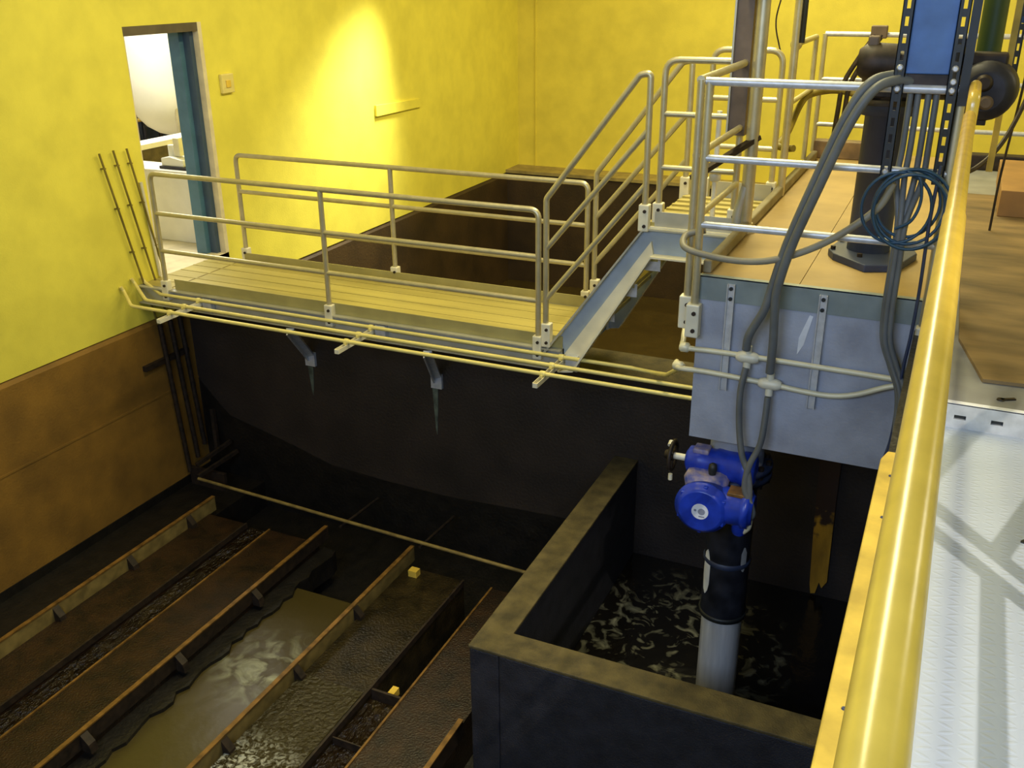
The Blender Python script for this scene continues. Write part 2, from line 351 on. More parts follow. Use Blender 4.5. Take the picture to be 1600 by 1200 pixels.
MB().box(XL-.3, 6.762, ZC, XL-.002, 6.772, 1.12).build('jamb_reveal', 'reveal', dr)
tk = MB()
prof = [(0, .001), (.02, .16), (.07, .32), (.16, .46), (.30, .58), (.50, .66), (.75, .70), (3.4, .70), (3.6, .4)]
tk.lathe((-10.1, 10.80, -.48), (0, 0, 1), prof, 48)
tt = thing('storage_tank', 'large white storage tank with a dished bottom seen through the doorway', 'tank', (-10.1, 10.72, ZC))
tk.build('tank_shell', 'white2', tt)
lg = MB()
for q in (.8, 2.4, 4.0, 5.5):
    MB().tube([(-10.1+.55*math.cos(q), 10.72+.55*math.sin(q), ZC), (-10.1+.55*math.cos(q), 10.72+.55*math.sin(q), .05)], .03, 8).build('leg', 'alu', tt)
tag(MB().box(-9.6, 7.88, ZC, XL-.31, 8.25, -.30).build('concrete_plinth', 'white', None, .01), 'pale plinth standing just behind the doorway', 'plinth')
cb = thing('kerb_wall', 'low kerb wall with cream top in front of the white tank', 'kerb', (-8.9, 8.3, ZC))
MB().box(-9.3, 8.3, ZC, -9.1, 12.8, -.34).build('kerb_body', 'rim', cb)  # shade on the white kerb's face is put into the olive tone
MB().box(-9.33, 8.28, -.34, -9.06, 12.8, -.28).build('kerb_top', 'white', cb)
pm = thing('dosing_pump', 'small white pump with dark base on the pale plinth', 'pump', (-8.05, 8.05, -.30))
MB().box(-7.82, 7.94, -.30, -7.42, 8.2, -.27).build('base', 'motor2', pm, .005)
MB().prism([(-7.80, 7.96, -.27), (-7.50, 7.96, -.27), (-7.50, 7.96, -.20), (-7.68, 7.96, -.17), (-7.80, 7.96, -.19)], (0, .2, 0)).build('body', 'white2', pm, .008)
MB().tube([(-7.72, 8.06, -.18), (-7.72, 8.06, -.06)], .04, 16).build('cap', 'white2', pm)
MB().box(-7.66, 8.02, -.17, -7.58, 8.1, .02).build('control_box', 'cream', pm, .006)
pv = thing('pipe_rack', 'dark pipework standing under the white tank', 'pipework', (-11.6, 11, ZC))
for k in range(5):
    MB().tube([(-11.6, 10.6+k*.33, ZC), (-11.6, 10.6+k*.33, -.2)], .035, 8).build('riser_pipe', ('motor2', 'motor', 'column')[k % 3], pv)
MB().box(-11.9, 10.3, ZC, -11.7, 12.6, -.3).build('dark_panel', 'column', pv)
MB().tube([(-11.55, 10.4, -.42), (-11.55, 12.5, -.42)], .03, 8).build('cross_pipe', 'safety', pv)

# ------------------------------------------------------------------ wall fittings
sw = thing('light_switch', 'small yellow painted switch box on the wall right of the doorway', 'switch', (XL, 8.02, .6))
MB().box(XL, 7.93, .515, XL+.035, 8.11, .70).build('housing', 'conduit', sw, .006)
MB().box(XL+.035, 7.985, .57, XL+.045, 8.05, .64).build('plate', 'safety', sw, .002)
tag(MB().prism([(XL, 10.76, -.055), (XL, 11.90, -.065), (XL, 11.90, .035), (XL, 10.76, .08)], (.03, 0, 0)).build('wall_bracket', 'wall'), 'long narrow yellow bracket plate on the bright left wall', 'bracket')
# three dark lines slanting down the left wall, drawn as thin tubes
x = XL+.035
for k, (y0, z0, y1, z1, y2, z2, lab) in enumerate((
    (6.241, .187, 6.60, -1.50, 6.70, -3.15, 'dark thin line slanting down the left wall, leftmost of the three'),
    (6.402, .19, 6.74, -1.50, 6.84, -3.05, 'dark thin line slanting down the left wall, middle of the three'),
    (6.559, .183, 6.87, -1.50, 6.96, -2.95, 'dark thin line slanting down the left wall, nearest to the doorway'))):
    th = thing('wall_line', lab, 'tube', (x, y0, z0), 'slanting lines on the left wall')
    MB().tube([(x, y0, z0), (x, y1, z1)], .010, 8).build('upper_line', 'line', th)
    MB().tube([(x+.02, y1, z1), (x+.02, y2, z2)], .024, 8).build('lower_line', 'rust', th)
    for f in (.08, .30, .55, .8):
        yy, zz = y0+(y1-y0)*f, z0+(z1-z0)*f
        MB().box(XL, yy-.014, zz-.005, x+.008, yy+.014, zz+.005).build('clip', 'line', th)
tag(MB().box(XL+.012, 6.34, -1.90, XL+.06, 6.93, -1.85).build('wall_bar', 'rust'), 'dark bar across the three lines on the brown tank wall', 'clamp bar')  # dark flat bar laid across the wall lines
for y, lab in ((6.69, 'narrow faded line on the yellow wall left of the catwalk railing'),):
    tag(MB().tube([(XL+.02, y-.01, -.14), (XL+.02, y+.05, -1.05)], .016, 8).build('faded_wall_line', 'conduit2'), lab, 'conduit')  # thin pale tube set close to the wall

# ------------------------------------------------------------------ catwalk
X0, X1, YN, YB = XL+.005, -2.56, 6.50, 7.50
cw = thing('catwalk', 'long metal catwalk bridging from the doorway to the stair', 'catwalk', (-4.7, 7.0, ZC-.18))
MB().box(X0, YN+.012, ZC-.03, X1, YB-.012, ZC).build('deck', 'deck', cw)
for yy in (6.68, 6.86, 7.04, 7.22, 7.37):
    MB().box(X0, yy-.01, ZC, X1-.02, yy+.01, ZC+.004).build('deck_rib', 'deck', cw)
for s_, yy in ((-1, YN), (1, YB)):
    b = MB().box(X0, yy-.006, ZC-.17, X1, yy+.006, ZC-.0).box(X0, yy, ZC-.17, X1, yy+s_*.055, ZC-.158).box(X0, yy, ZC-.012, X1, yy+s_*.055, ZC)
    b.build('side_channel', 'alu2', cw)
    MB().box(-6.42, yy-.005-.0*s_, ZC, X1, yy+.005, ZC+.10).build('toe_board', 'olive', cw)
MB().box(X1, YN, ZC-.17, X1+.01, YB, ZC+.0).build('end_plate', 'fascia', cw)
MB().box(X1, YB-.01, ZC-.17, X1+.03, YB+.02, ZC).build('end_bracket', 'cream', cw)
MB().box(-6.5, YN+.02, ZC, -6.49, YB-.02, ZC+.003).build('joint_strip', 'line', cw)
for xa, lab in ((-5.117, 'blue grey diagonal brace under the catwalk, the one nearer the left wall'), (-3.737, 'blue grey diagonal brace under the catwalk, the one nearer the stair')):
    b = thing('diagonal_brace', lab, 'brace', (xa, 6.6, -1.3), 'braces under the catwalk')
    MB().bar((xa, 6.45, -1.26), (xa-.25, 7.04, -1.76), .07, .02, (0, 0, 1)).bar((xa-.035, 6.45, -1.29), (xa-.285, 7.04, -1.79), .012, .06).build('angle_bar', 'galv', b)
    MB().box(xa-.31, 7.02, -1.86, xa-.20, 7.05, -1.72).build('foot_plate', 'galv', b)

# ------------------------------------------------------------------ railings
R = .0225
def bracket(p, parent, side, w=.075, h=.19):
    x, y, z = p
    sh = MB().box(x-w/2, y-.034, z-h/2, x+w/2, y+.034, z+h/2)
    b = sh.build('bracket', 'cream', parent, .008)
    for dz in (-.055, .05): MB().lathe((x+.01, y-.034, z+dz), (0, -1, 0), [(0, .012), (.012, .012)], 10).build('bolt', 'rust', b)
def post(p0, z1, parent, r=R): return MB().tube([p0, (p0[0], p0[1], z1)], r, 16).build('post', 'alu', parent)

# catwalk near side
nr = thing('guard_railing', 'three-bar pipe railing on the near side of the catwalk', 'railing', (-4.6, YN-.03, ZC), 'catwalk railings')
yy = YN-.03
MB().tube(fillet([(-6.50, yy, ZC-.06), (-6.50, yy, 0), (-2.755, yy, 0), (-2.755, yy, ZC-.10)], .07), R, 16).build('top_rail', 'alu', nr)
for zz in (-.355, -.70): MB().tube([(-6.49, yy, zz), (-2.76, yy, zz)], R*.92, 14).build('bar', 'alu', nr)
post((-4.69, yy, ZC-.04), 0, nr)
for xx in (-6.50, -4.69, -2.755): bracket((xx, yy, ZC-.005), nr, -1)
fr_ = thing('guard_railing', 'three-bar pipe railing on the far side of the catwalk', 'railing', (-4.6, YB+.03, ZC), 'catwalk railings')
yy = YB+.03
MB().tube(fillet([(-6.42, yy, ZC-.04), (-6.42, yy, 0), (-2.76, yy, 0), (-2.76, yy, ZC-.1)], .07), R, 16).build('top_rail', 'alu', fr_)
for zz in (-.355, -.70): MB().tube([(-6.41, yy, zz), (-2.77, yy, zz)], R*.92, 14).build('bar', 'alu', fr_)
post((-4.67, yy, ZC-.04), 0, fr_)
for xx in (-6.42, -4.67, -2.76): bracket((xx, yy, ZC+.05), fr_, 1)

# ------------------------------------------------------------------ stair and landing
st = thing('stair', 'short steep metal stair rising from the catwalk to the landing', 'stair', (-2.3, 7.0, ZC))
for yy, s_ in ((YN, -1), (YB, 1)):
    a = [(-2.66, ZC-.02), (-1.93, -.02), (-1.90, -.02), (-1.27, -.02)]
    # stringer web
    web = MB().prism([(-2.70, yy, ZC-.06), (-2.56, yy, ZC-.16), (-2.44, yy, ZC-.14), (-1.87, yy, -.25), (-1.26, yy, -.25), (-1.26, yy, -.06), (-1.94, yy, -.06)], (0, s_*-.008, 0))
    web.build('stringer', 'web', st)
    MB().prism([(-2.60, yy, ZC-.125), (-2.44, yy, ZC-.14), (-1.87, yy, -.25), (-1.89, yy, -.15)], (0, s_*.03, 0)).build('stringer_lit_half', 'cream', st)  # cream plate paints the light on the lower half of the web
    fl_ = MB().prism([(-2.56, yy, ZC-.165), (-2.44, yy, ZC-.145), (-1.87, yy, -.255), (-1.26, yy, -.255), (-1.26, yy, -.245), (-1.875, yy, -.243), (-2.45, yy, ZC-.13), (-2.57, yy, ZC-.155)], (0, s_*.095, 0))
    fl_.build('lower_flange', 'cream', st)
    MB().prism([(-2.71, yy, ZC-.07), (-1.945, yy, -.068), (-1.26, yy, -.068), (-1.26, yy, -.058), (-1.95, yy, -.055), (-2.72, yy, ZC-.055)], (0, s_*.05, 0)).build('upper_flange', 'alu2', st)
for k in range(4):
    zz = ZC+.214*(k+1)-.06; xx = -2.56+.165*k
    MB().box(xx, YN+.01, zz-.03, xx+.22, YB-.01, zz).build('tread', 'deck', st)
    MB().box(xx+.0, YN+.012, zz-.10, xx+.24, YN+.02, zz).build('tread_bracket', 'galv', st)
ld = thing('landing', 'small ribbed landing between the stair and the upper platform', 'landing', (-1.6, 7.0, -.1))
MB().box(-1.93, YN+.01, -.05, -1.27, YB, -.02).build('deck', 'deck', ld)
for k in range(6): MB().box(-1.92, 6.62+k*.15, -.02, -1.28, 6.66+k*.15, -.005).build('deck_rib', 'deck', ld)
MB().box(-1.88, YN, -.055, -1.27, YN+.01, .06).build('toe_board', 'alu2', ld)
MB().box(-1.93, YN-.02, -.06, -1.27, YN+.02, -.045).build('edge_strip', 'cream', ld)
MB().box(-1.70, YB+.02, -.06, -1.27, YB+.03, .10).build('rear_toe_board', 'alu2', ld)

def stair_rail(yy, lab, zb):
    o = thing('stair_railing', lab, 'railing', (-2.3, yy, ZC), 'stair railings')
    xb, xt = -2.69, -1.945
    MB().tube(fillet([(xb, yy, ZC+zb), (xb, yy, .09), (-2.02, yy, .975), (xt, yy, .99), (xt, yy, -.05)], .06), R, 16).build('top_rail', 'alu', o)
    MB().tube([(xb, yy, -.285), (xt, yy, .62)], R*.92, 14).build('bar', 'alu', o)
    MB().tube([(xb, yy, -.68), (xt, yy, .25)], R*.92, 14).build('bar', 'alu', o)
    bracket((xb+.01, yy, ZC+zb+.06), o, -1); bracket((xt, yy, .02), o, -1)
stair_rail(YN-.035, 'sloping pipe railing on the near side of the short stair', .05)
stair_rail(YB+.035, 'sloping pipe railing on the far side of the short stair', .10)

def hoop(name, lab, xa, xb, yy, z0, zr, br=True, group='hoop railings at the landing'):
    o = thing(name, lab, 'railing', ((xa+xb)/2, yy, z0), group)
    MB().tube(fillet([(xa, yy, z0), (xa, yy, 1.07), (xb, yy, 1.07), (xb, yy, z0)], .10), R, 16).build('hoop', 'alu', o)
    for zz in zr: MB().tube([(xa+.01, yy, zz), (xb-.01, yy, zz)], R*.9, 14).build('bar', 'alu', o)
    if br:
        for xx in (xa, xb): bracket((xx, yy, z0+.05), o, -1)
    return o
hoop('hoop_railing', 'pipe hoop railing at the front of the landing', -1.872, -1.345, 6.55, -.03, (.72, .36))
hoop('hoop_railing', 'pipe hoop railing at the back of the landing', -1.80, -1.285, 7.58, -.03, (.72, .36))

# front gate railing at the platform edge
gr = thing('platform_railing', 'silver three-bar railing along the front edge of the upper platform', 'railing', (-.65, 5.28, 0), 'upper platform railings')
MB().tube([(-1.262, 5.27, -.33), (-1.262, 5.27, 1.07)], R, 16).build('post', 'alu', gr)
MB().tube([(-.035, 5.27, -.26), (-.035, 5.27, 1.07)], R, 16).build('post', 'alu', gr)
MB().tube([(-1.28, 5.27, 1.07), (-.018, 5.27, 1.07)], R, 16).build('top_rail', 'galv', gr)
for zz in (.67, .303): MB().tube([(-1.255, 5.27, zz), (-.04, 5.27, zz)], R*.9, 14).build('bar', 'galv', gr)
bracket((-1.262, 5.262, -.26), gr, -1, .08, .20); bracket((-.03, 5.262, -.21), gr, -1, .08, .16)
def side_rail(lab, ya, yb, posts, zs, xx=-1.325):
    o = thing('platform_railing', lab, 'railing', (xx, (ya+yb)/2, 0), 'upper platform railings')
    MB().tube([(xx, ya, 1.07), (xx, yb, 1.07)], R, 16).build('top_rail', 'alu', o)
    for zz in zs: MB().tube([(xx, ya, zz), (xx, yb, zz)], R*.9, 14).build('bar', 'alu', o)
    for p in posts: MB().tube([(xx, p, -.28 if p < 6 else 0), (xx, p, 1.07)], R, 16).build('post', 'alu', o)
    return o
o = side_rail('pipe railing running back from the left corner of the platform', 5.33, 6.47, (5.345,), (.67, .30)); bracket((-1.325, 5.345, -.24), o, -1, .08, .2)
o = side_rail('short pipe railing with a ball end behind the landing', 8.30, 9.35, (9.35,), (.62,), -1.315)
MB().lathe((-1.315, 8.24, 1.07), (0, 1, 0), [(0, .02), (.015, .04), (.05, .048), (.085, .04), (.1, .02)], 16).build('ball_end', 'alu', o)
fr = thing('platform_railing', 'three-bar pipe railing across the back of the platform', 'railing', (0, 9.8, 0), 'upper platform railings')
MB().tube([(-1.30, 9.8, 1.07), (3.4, 9.8, 1.07)], R, 14).build('top_rail', 'galv', fr)
for zz in (.67, .26): MB().tube([(-1.30, 9.8, zz), (3.4, 9.8, zz)], R*.9, 12).build('bar', 'galv', fr)
for xx in (-1.30, .9, 3.3): MB().tube([(xx, 9.8, 0), (xx, 9.8, 1.07)], R, 12).build('post', 'alu', fr)
tag(MB().box(-1.25, 9.45, 0, -.62, 9.6, .16).build('toe_beam', 'brownfloor', None, .01), 'brown beam lying at the back of the tan platform floor', 'beam')
tag(MB().box(-.05, 9.35, 0, 3.5, 9.5, .13).build('toe_beam', 'motor', None, .01), 'dark brown beam on the floor behind the orange plywood', 'beam')

# long grey edge beam on the platform's left side
tag(MB().box(-1.25, 5.36, .0, -1.20, 9.4, .075).build('edge_beam', 'beam', None, .01), 'grey brown edge beam along the left side of the platform', 'beam')
# uprights at the landing
cp = thing('channel_post', 'tall brown steel channel post clamped above the landing', 'post', (-1.33, 6.47, .6))
MB().box(-1.305, 6.44, .62, -1.295, 6.53, 4.4).box(-1.405, 6.44, .62, -1.305, 6.45, 4.4).build('web', 'post', cp)
MB().box(-1.412, 6.42, .62, -1.40, 6.50, 4.4).build('flange', 'alu2', cp)
pp = thing('standpipe', 'tall grey pipe standing behind the front platform corner', 'pipe', (-1.23, 6.4, 0))
MB().tube([(-1.235, 6.42, 0), (-1.235, 6.42, 4.3)], .042, 18).build('pipe', 'alu', pp)
MB().lathe((-1.235, 6.42, 0), (0, 0, 1), [(0, .075), (.02, .075), (.02, .05), (.06, .05)], 20).build('foot_flange', 'alu', pp)
MB().box(-1.34, 6.36, 1.46, -1.14, 6.50, 1.56).build('clamp', 'rust', pp, .008)
tag(MB().tube(spline([(-1.28, 6.40, .0), (-1.285, 6.40, .12), (-1.245, 6.41, .30)]), .032, 12).build('pipe_elbow', 'alu2'), 'short bent grey pipe at the foot of the standpipe', 'pipe')
pq = thing('standpipe', 'slim grey pipe beside the landing railing with a black cable strapped to it', 'pipe', (-1.22, 7.66, 0))
MB().tube([(-1.222, 7.66, 0), (-1.222, 7.66, 4.3)], .03, 16).build('pipe', 'alu', pq)
MB().tube([(-1.175, 7.66, 1.12), (-1.175, 7.66, 4.3)], .018, 10).build('cable', 'strap', pq)
tag(MB().tube(spline([(-1.36, 7.62, 1.9), (-1.33, 7.62, 1.55), (-1.37, 7.62, 1.28), (-1.33, 7.62, 1.1), (-1.29, 7.62, 1.0)]), .006, 6).build('loose_cable', 'motor'), 'thin brown cable hanging beside the slim grey pipe', 'cable')
tag(MB().tube([(-1.50, 6.60, -.02), (-1.50, 6.60, .75)], .018, 12).lathe((-1.50, 6.60, .28), (0, 0, 1), [(0, .018), (.01, .04), (.06, .04), (.09, .02)], 14).build('thin_standpipe', 'cream'), 'thin cream pipe rising from the landing', 'pipe')
tag(MB().bar((-1.20, 6.44, .62), (-1.52, 6.05, .40), .05, .03).build('support_arm', 'motor'), 'dark arm bolted to the channel post', 'arm')
hz = thing('slack_hose', 'brown hose draped along the bars beside the landing', 'hose', (-1.3, 8.6, .4))
MB().tube(spline([(-1.30, 7.75, .36), (-1.30, 8.2, .40), (-1.31, 8.8, .55), (-1.30, 9.35, .58), (-1.10, 9.7, .58), (-.8, 9.7, .50), (-.5, 9.6, .38)]), .028, 12).build('hose', 'line', hz)
MB().tube(spline([(-1.16, 7.68, .36), (-1.22, 7.72, .35), (-1.30, 7.75, .36)]), .026, 12).build('hose_end', 'line', hz)

# ------------------------------------------------------------------ conduits beside the catwalk
def conduit(lab, ya, zc, xe, wall_y, wall_z, tail, m='conduit', r=.016):
    o = thing('conduit', lab, 'conduit', (-4.7, ya, zc), 'yellow conduits beside the catwalk')
    pts = [(XL+.02, wall_y-.02, wall_z), (XL+.03, wall_y, wall_z-.05), (XL+.30, ya, zc), (xe, ya, zc)]
    MB().tube(fillet(pts, .12, 6)+[Vector(p) for p in tail], r, 12).build('pipe', m, o)
    return o
ZK = -1.115
conduit('yellow conduit nearest the catwalk edge, uppermost of the three', 6.435, ZK, -1.98, 6.52, -1.0,
        [(-1.88, 6.42, ZK), (-1.74, 6.28, -1.06), (-1.60, 6.02, -.95), (-1.45, 5.75, -.78)])
conduit('yellow conduit beside the catwalk, middle of the three', 6.245, ZK, -1.20, 6.40, -.98, [(-1.0, 6.245, ZK)])
conduit('yellow conduit beside the catwalk, lowest and outermost of the three', 6.065, ZK, -1.20, 6.26, -1.02, [(-1.0, 6.065, ZK)])
for xx, lab in ((-6.10, 'slotted support arm carrying the conduits near the left wall'), (-4.26, 'slotted support arm carrying the conduits at mid catwalk'), (-2.545, 'slotted support arm carrying the conduits at the foot of the stair')):
    o = thing('conduit_support', lab, 'support arm', (xx, 6.2, ZK-.05), 'slotted arms under the conduits')
    MB().box(xx-.02, 5.92, ZK-.055, xx+.02, 6.48, ZK-.050).box(xx-.02, 5.92, ZK-.05, xx-.016, 6.48, ZK-.018).box(xx+.016, 5.92, ZK-.05, xx+.02, 6.48, ZK-.018).box(xx-.018, 5.915, ZK-.055, xx+.018, 5.922, ZK-.02).build('strut_channel', 'cream', o)
    MB().box(xx+.03, 6.44, ZK-.11, xx+.13, 6.49, ZK+.02).build('mounting_plate', 'galv', o, .004)
    for yc in (6.435, 6.245, 6.065):
        MB().lathe((xx-.02, yc, ZK), (1, 0, 0), [(0, .022), (.012, .024), (.03, .024), (.042, .022)], 14).box(xx-.01, yc-.032, ZK-.02, xx+.012, yc+.032, ZK-.002).build('clamp', 'conduit', o)

# conduits on the slab face
YS = 5.315
def fitting(x, z, y, parent):
    b = MB().lathe((x-.065, y, z), (1, 0, 0), [(0, .02), (.012, .028), (.03, .034), (.10, .034), (.118, .028), (.13, .02)], 16)
    b.lathe((x+.0, y, z-.07), (0, 0, 1), [(0, .022), (.14, .022)], 14)
    b.build('junction_fitting', 'cream', parent, .002)
c1 = thing('face_conduit', 'upper cream conduit crossing the blue grey slab face', 'conduit', (-.7, 5.27, -.5), 'conduits on the slab face')
MB().tube(spline([(-1.36, 5.50, -.36), (-1.335, 5.36, -.42), (-1.30, 5.262, -.435), (-1.15, 5.262, -.435), (-.9, 5.262, -.435), (-.5, 5.262, -.44), (-.2, 5.262, -.445), (-.08, 5.262, -.45)]), .016, 12).build('pipe', 'conduit2', c1)
MB().lathe((-1.33, 5.262, -.435), (1, 0, 0), [(0, .02), (.01, .03), (.05, .03), (.06, .02)], 14).build('elbow_box', 'conduit2', c1)
fitting(-.93, -.442, 5.262, c1)
c2 = thing('face_conduit', 'lower cream conduit sagging across the blue grey slab face', 'conduit', (-.7, 5.27, -.58), 'conduits on the slab face')
MB().tube(spline([(-1.45, 5.75, -.77), (-1.39, 5.45, -.61), (-1.33, 5.262, -.57), (-1.15, 5.262, -.57), (-.8, 5.262, -.585), (-.6, 5.262, -.60), (-.45, 5.262, -.60), (-.32, 5.262, -.57), (-.17, 5.262, -.50), (-.08, 5.262, -.47)]), .016, 12).build('pipe', 'conduit2', c2)
MB().lathe((-1.37, 5.30, -.57), (1, -.3, 0), [(0, .018), (.01, .03), (.055, .03), (.07, .02)], 14).build('elbow_box', 'conduit2', c2)
fitting(-.79, -.585, 5.262, c2)
for xx, z0, lab in ((-1.062, -.68, 'galvanised strut channel on the slab face, the left one'), (-.555, -.71, 'galvanised strut channel on the slab face, the right one')):
    o = thing('strut_channel', lab, 'strut channel', (xx, 5.29, z0), 'strut channels on the slab face')
    MB().box(xx-.022, 5.292, z0, xx+.022, 5.299, -.03).box(xx-.022, 5.278, z0, xx-.017, 5.293, -.03).box(xx+.017, 5.278, z0, xx+.022, 5.293, -.03).build('channel', 'galv', o)
    for dz in (-.055, -.115): MB().lathe((xx, 5.292, dz), (0, -1, 0), [(0, .011), (.012, .011)], 10).build('bolt', 'strap', o)
tag(MB().prism([(-.62, 5.314, -.16), (-.60, 5.314, -.165), (-.635, 5.314, -.34), (-.665, 5.314, -.40), (-.665, 5.314, -.30)], (0, -.004, 0)).build('paint_scrape', 'skin'), 'whitish scrape on the slab face beside the right strut channel', 'scrape')

# ------------------------------------------------------------------ hoses in front of the slab
hA = thing('flexible_conduit', 'thick grey flexible conduit arching over the railing, left branch', 'flexible conduit', (-.8, 5.2, .2), 'grey flexible conduits')
MB().tube(spline([(-.27, 5.30, 1.125), (-.36, 5.25, 1.13), (-.46, 5.18, 1.09), (-.55, 5.16, .92), (-.66, 5.17, .60), (-.76, 5.18, .28), (-.82, 5.19, .02), (-.85, 5.19, -.12), (-.92, 5.20, -.28), (-.935, 5.22, -.38)]), .024, 12).build('upper_hose', 'hose', hA)
MB().tube(spline([(-.93, 5.24, -.50), (-.945, 5.22, -.65), (-.935, 5.22, -.85), (-.90, 5.20, -1.03), (-.85, 5.19, -1.15), (-.83, 5.19, -1.30), (-.845, 5.19, -1.40), (-.89, 5.19, -1.45)]), .019, 12).build('lower_hose', 'hose', hA)
hB = thing('flexible_conduit', 'thick grey flexible conduit arching over the railing, right branch', 'flexible conduit', (-.7, 5.2, .2), 'grey flexible conduits')
MB().tube(spline([(-.25, 5.30, 1.10), (-.34, 5.22, 1.11), (-.43, 5.15, 1.065), (-.52, 5.12, .90), (-.63, 5.12, .58), (-.73, 5.13, .27), (-.785, 5.15, .02), (-.79, 5.17, -.12), (-.785, 5.19, -.30), (-.79, 5.22, -.50)]), .024, 12).build('upper_hose', 'hose', hB)
MB().tube(spline([(-.79, 5.24, -.66), (-.79, 5.22, -.80), (-.80, 5.20, -.95), (-.85, 5.185, -1.10), (-.86, 5.185, -1.25), (-.81, 5.185, -1.36), (-.80, 5.185, -1.42), (-.85, 5.185, -1.48), (-.92, 5.19, -1.50)]), .019, 12).build('lower_hose', 'hose', hB)
hC = thing('loop_hose', 'tan grey hose looping low across the front platform railing', 'hose', (-.9, 5.2, .2))
MB().tube(spline([(-1.24, 5.32, .26), (-1.34, 5.30, .23), (-1.33, 5.22, .18), (-1.20, 5.20, .15), (-1.0, 5.19, .14), (-.82, 5.18, .17), (-.62, 5.18, .26), (-.45, 5.19, .38), (-.33, 5.2, .50), (-.28, 5.2, .62)]), .019, 12).build('hose', 'hosetan', hC)
co = thing('cable_coil', 'coil of dark blue cable hanging on the front platform railing', 'cable coil', (-.18, 5.19, .5))
for cx, cz, rx, rz, yy, ph in ((-.19, .505, .165, .185, 5.20, 0), (-.175, .50, .185, .20, 5.17, .6), (-.20, .52, .15, .17, 5.215, 1.2), (-.25, .50, .165, .18, 5.18, 2), (-.18, .49, .175, .19, 5.15, 3)):
    pts = [(cx+rx*math.cos(t/32*2*PI), yy+.012*math.sin(t/32*2*PI+ph), cz+rz*math.sin(t/32*2*PI)) for t in range(33)]
    MB().tube(pts, .0085, 8).build('loop', 'bluehose', co)
MB().tube(spline([(-.22, 5.16, .69), (-.16, 5.15, .66), (-.14, 5.15, .55), (-.17, 5.15, .45), (-.24, 5.16, .40)]), .008, 8).build('loose_end', 'bluehose', co)
# conduits dropping from the blue enclosure
for k, (xa, xb) in enumerate(((-.268, -.29), (-.232, -.262), (-.185, -.235), (-.148, -.205))):
    xb = -.235+.013*k; yb = 5.228-.020*(k % 2)
    tag(MB().tube(spline([(xa, 5.305, 1.16), (xa, 5.305, .80), (xa-.005, 5.30, .62), (xb, yb, .42), (xb, yb, .2), (xb, yb, -.05), (xb+.015, yb, -.22), (xb+.07, yb, -.36), (xb+.13, yb-.03, -.50), (xb+.15, yb-.05, -.72)]), .0155, 10).build('drop_conduit', 'hose'),
        'grey conduit dropping from the blue enclosure, %s' % ('leftmost of four', 'second from the left', 'third from the left', 'rightmost of four')[k], 'conduit', 'conduits under the blue enclosure')
tag(MB().tube(spline([(-.075, 5.20, .72), (-.085, 5.19, .45), (-.08, 5.18, .1), (-.085, 5.18, -.15), (-.10, 5.19, -.40), (-.10, 5.2, -.75), (-.13, 5.2, -.95)]), .009, 8).build('hanging_cable', 'column'), 'thin dark cable hanging down beside the right railing post', 'cable')

# ------------------------------------------------------------------ blue enclosure on perforated strut
en = thing('control_enclosure', 'blue control enclosure mounted between two black perforated struts', 'enclosure', (-.2, 5.24, 1.14))
MB().box(-.305, 5.25, 1.14, -.105, 5.42, 2.2).build('cabinet', 'box', en, .006)
MB().box(-.30, 5.26, 1.06, -.10, 5.41, 1.14).build('gland_plate', 'motor', en, .004)
def perforated(x, z0, z1, y, parent=None, w=.052, pitch=.078):
    b = MB()
    b.box(x-w/2, y-.004, z0, x-w*.16, y+.004, z1).box(x+w*.16, y-.004, z0, x+w/2, y+.004, z1)
    b.box(x-w/2, y-.004, z0, x-w/2+.004, y+.03, z1).box(x+w/2-.004, y-.004, z0, x+w/2, y+.03, z1)
    z = z0
    while z < z1:
        b.box(x-w*.17, y-.004, z, x+w*.17, y+.004, min(z+.036, z1)); z += pitch
    return b
for xx, z0, lab in ((-.328, .62, 'black perforated strut on the left of the blue enclosure'), (-.082, .62, 'black perforated strut on the right of the blue enclosure')):
    o = thing('perforated_strut', lab, 'strut', (xx, 5.235, z0), 'perforated struts')
    perforated(xx, z0, 2.2, 5.232).build('channel', 'strap', o)
    for zz in (.67, 1.07, 1.11, 1.17):
        MB().lathe((xx, 5.228, zz), (0, -1, 0), [(0, .014), (.008, .016), (.014, .010)], 10).build('bolt', 'galv', o)
tag(MB().box(-.052, 5.235, 1.0, -.012, 5.30, 2.2).build('back_channel', 'strap'), 'dark grey channel beside the right perforated strut', 'channel')

# ------------------------------------------------------------------ column actuator on the platform
ca = thing('actuator_column', 'dark grey pedestal column carrying a motor actuator', 'pedestal', (-.42, 6.1, 0))
MB().lathe((-.42, 6.1, .0), (0, 0, 1), [(0, .125), (.84, .118), (.84, .15), (.90, .15)], 32).build('column', 'column', ca)
MB().prism([(-.64, 6.02, 0), (-.60, 5.92, 0), (-.40, 5.72, 0), (-.22, 5.80, 0), (-.14, 6.1, 0), (-.2, 6.35, 0), (-.42, 6.42, 0), (-.60, 6.3, 0)], (0, 0, .045)).build('base_plate', 'column', ca, .006)
for q in range(6): MB().lathe((-.42+.21*math.cos(q*PI/3+.4), 6.1+.21*math.sin(q*PI/3+.4), .045), (0, 0, 1), [(0, .016), (.02, .016)], 6).build('bolt', 'rust', ca)
MB().lathe((-.42, 6.1, .90), (0, 0, 1), [(0, .17), (.03, .17), (.03, .12), (.10, .12), (.10, .16), (.13, .16)], 24).build('top_flange', 'motor', ca)
MB().box(-.56, 5.98, .93, -.30, 6.22, 1.18).lathe((-.42, 6.1, 1.05), (1, 0, 0), [(0, .12), (.30, .12), (.34, .09)], 24).build('gearbox', 'motor', ca, .02)
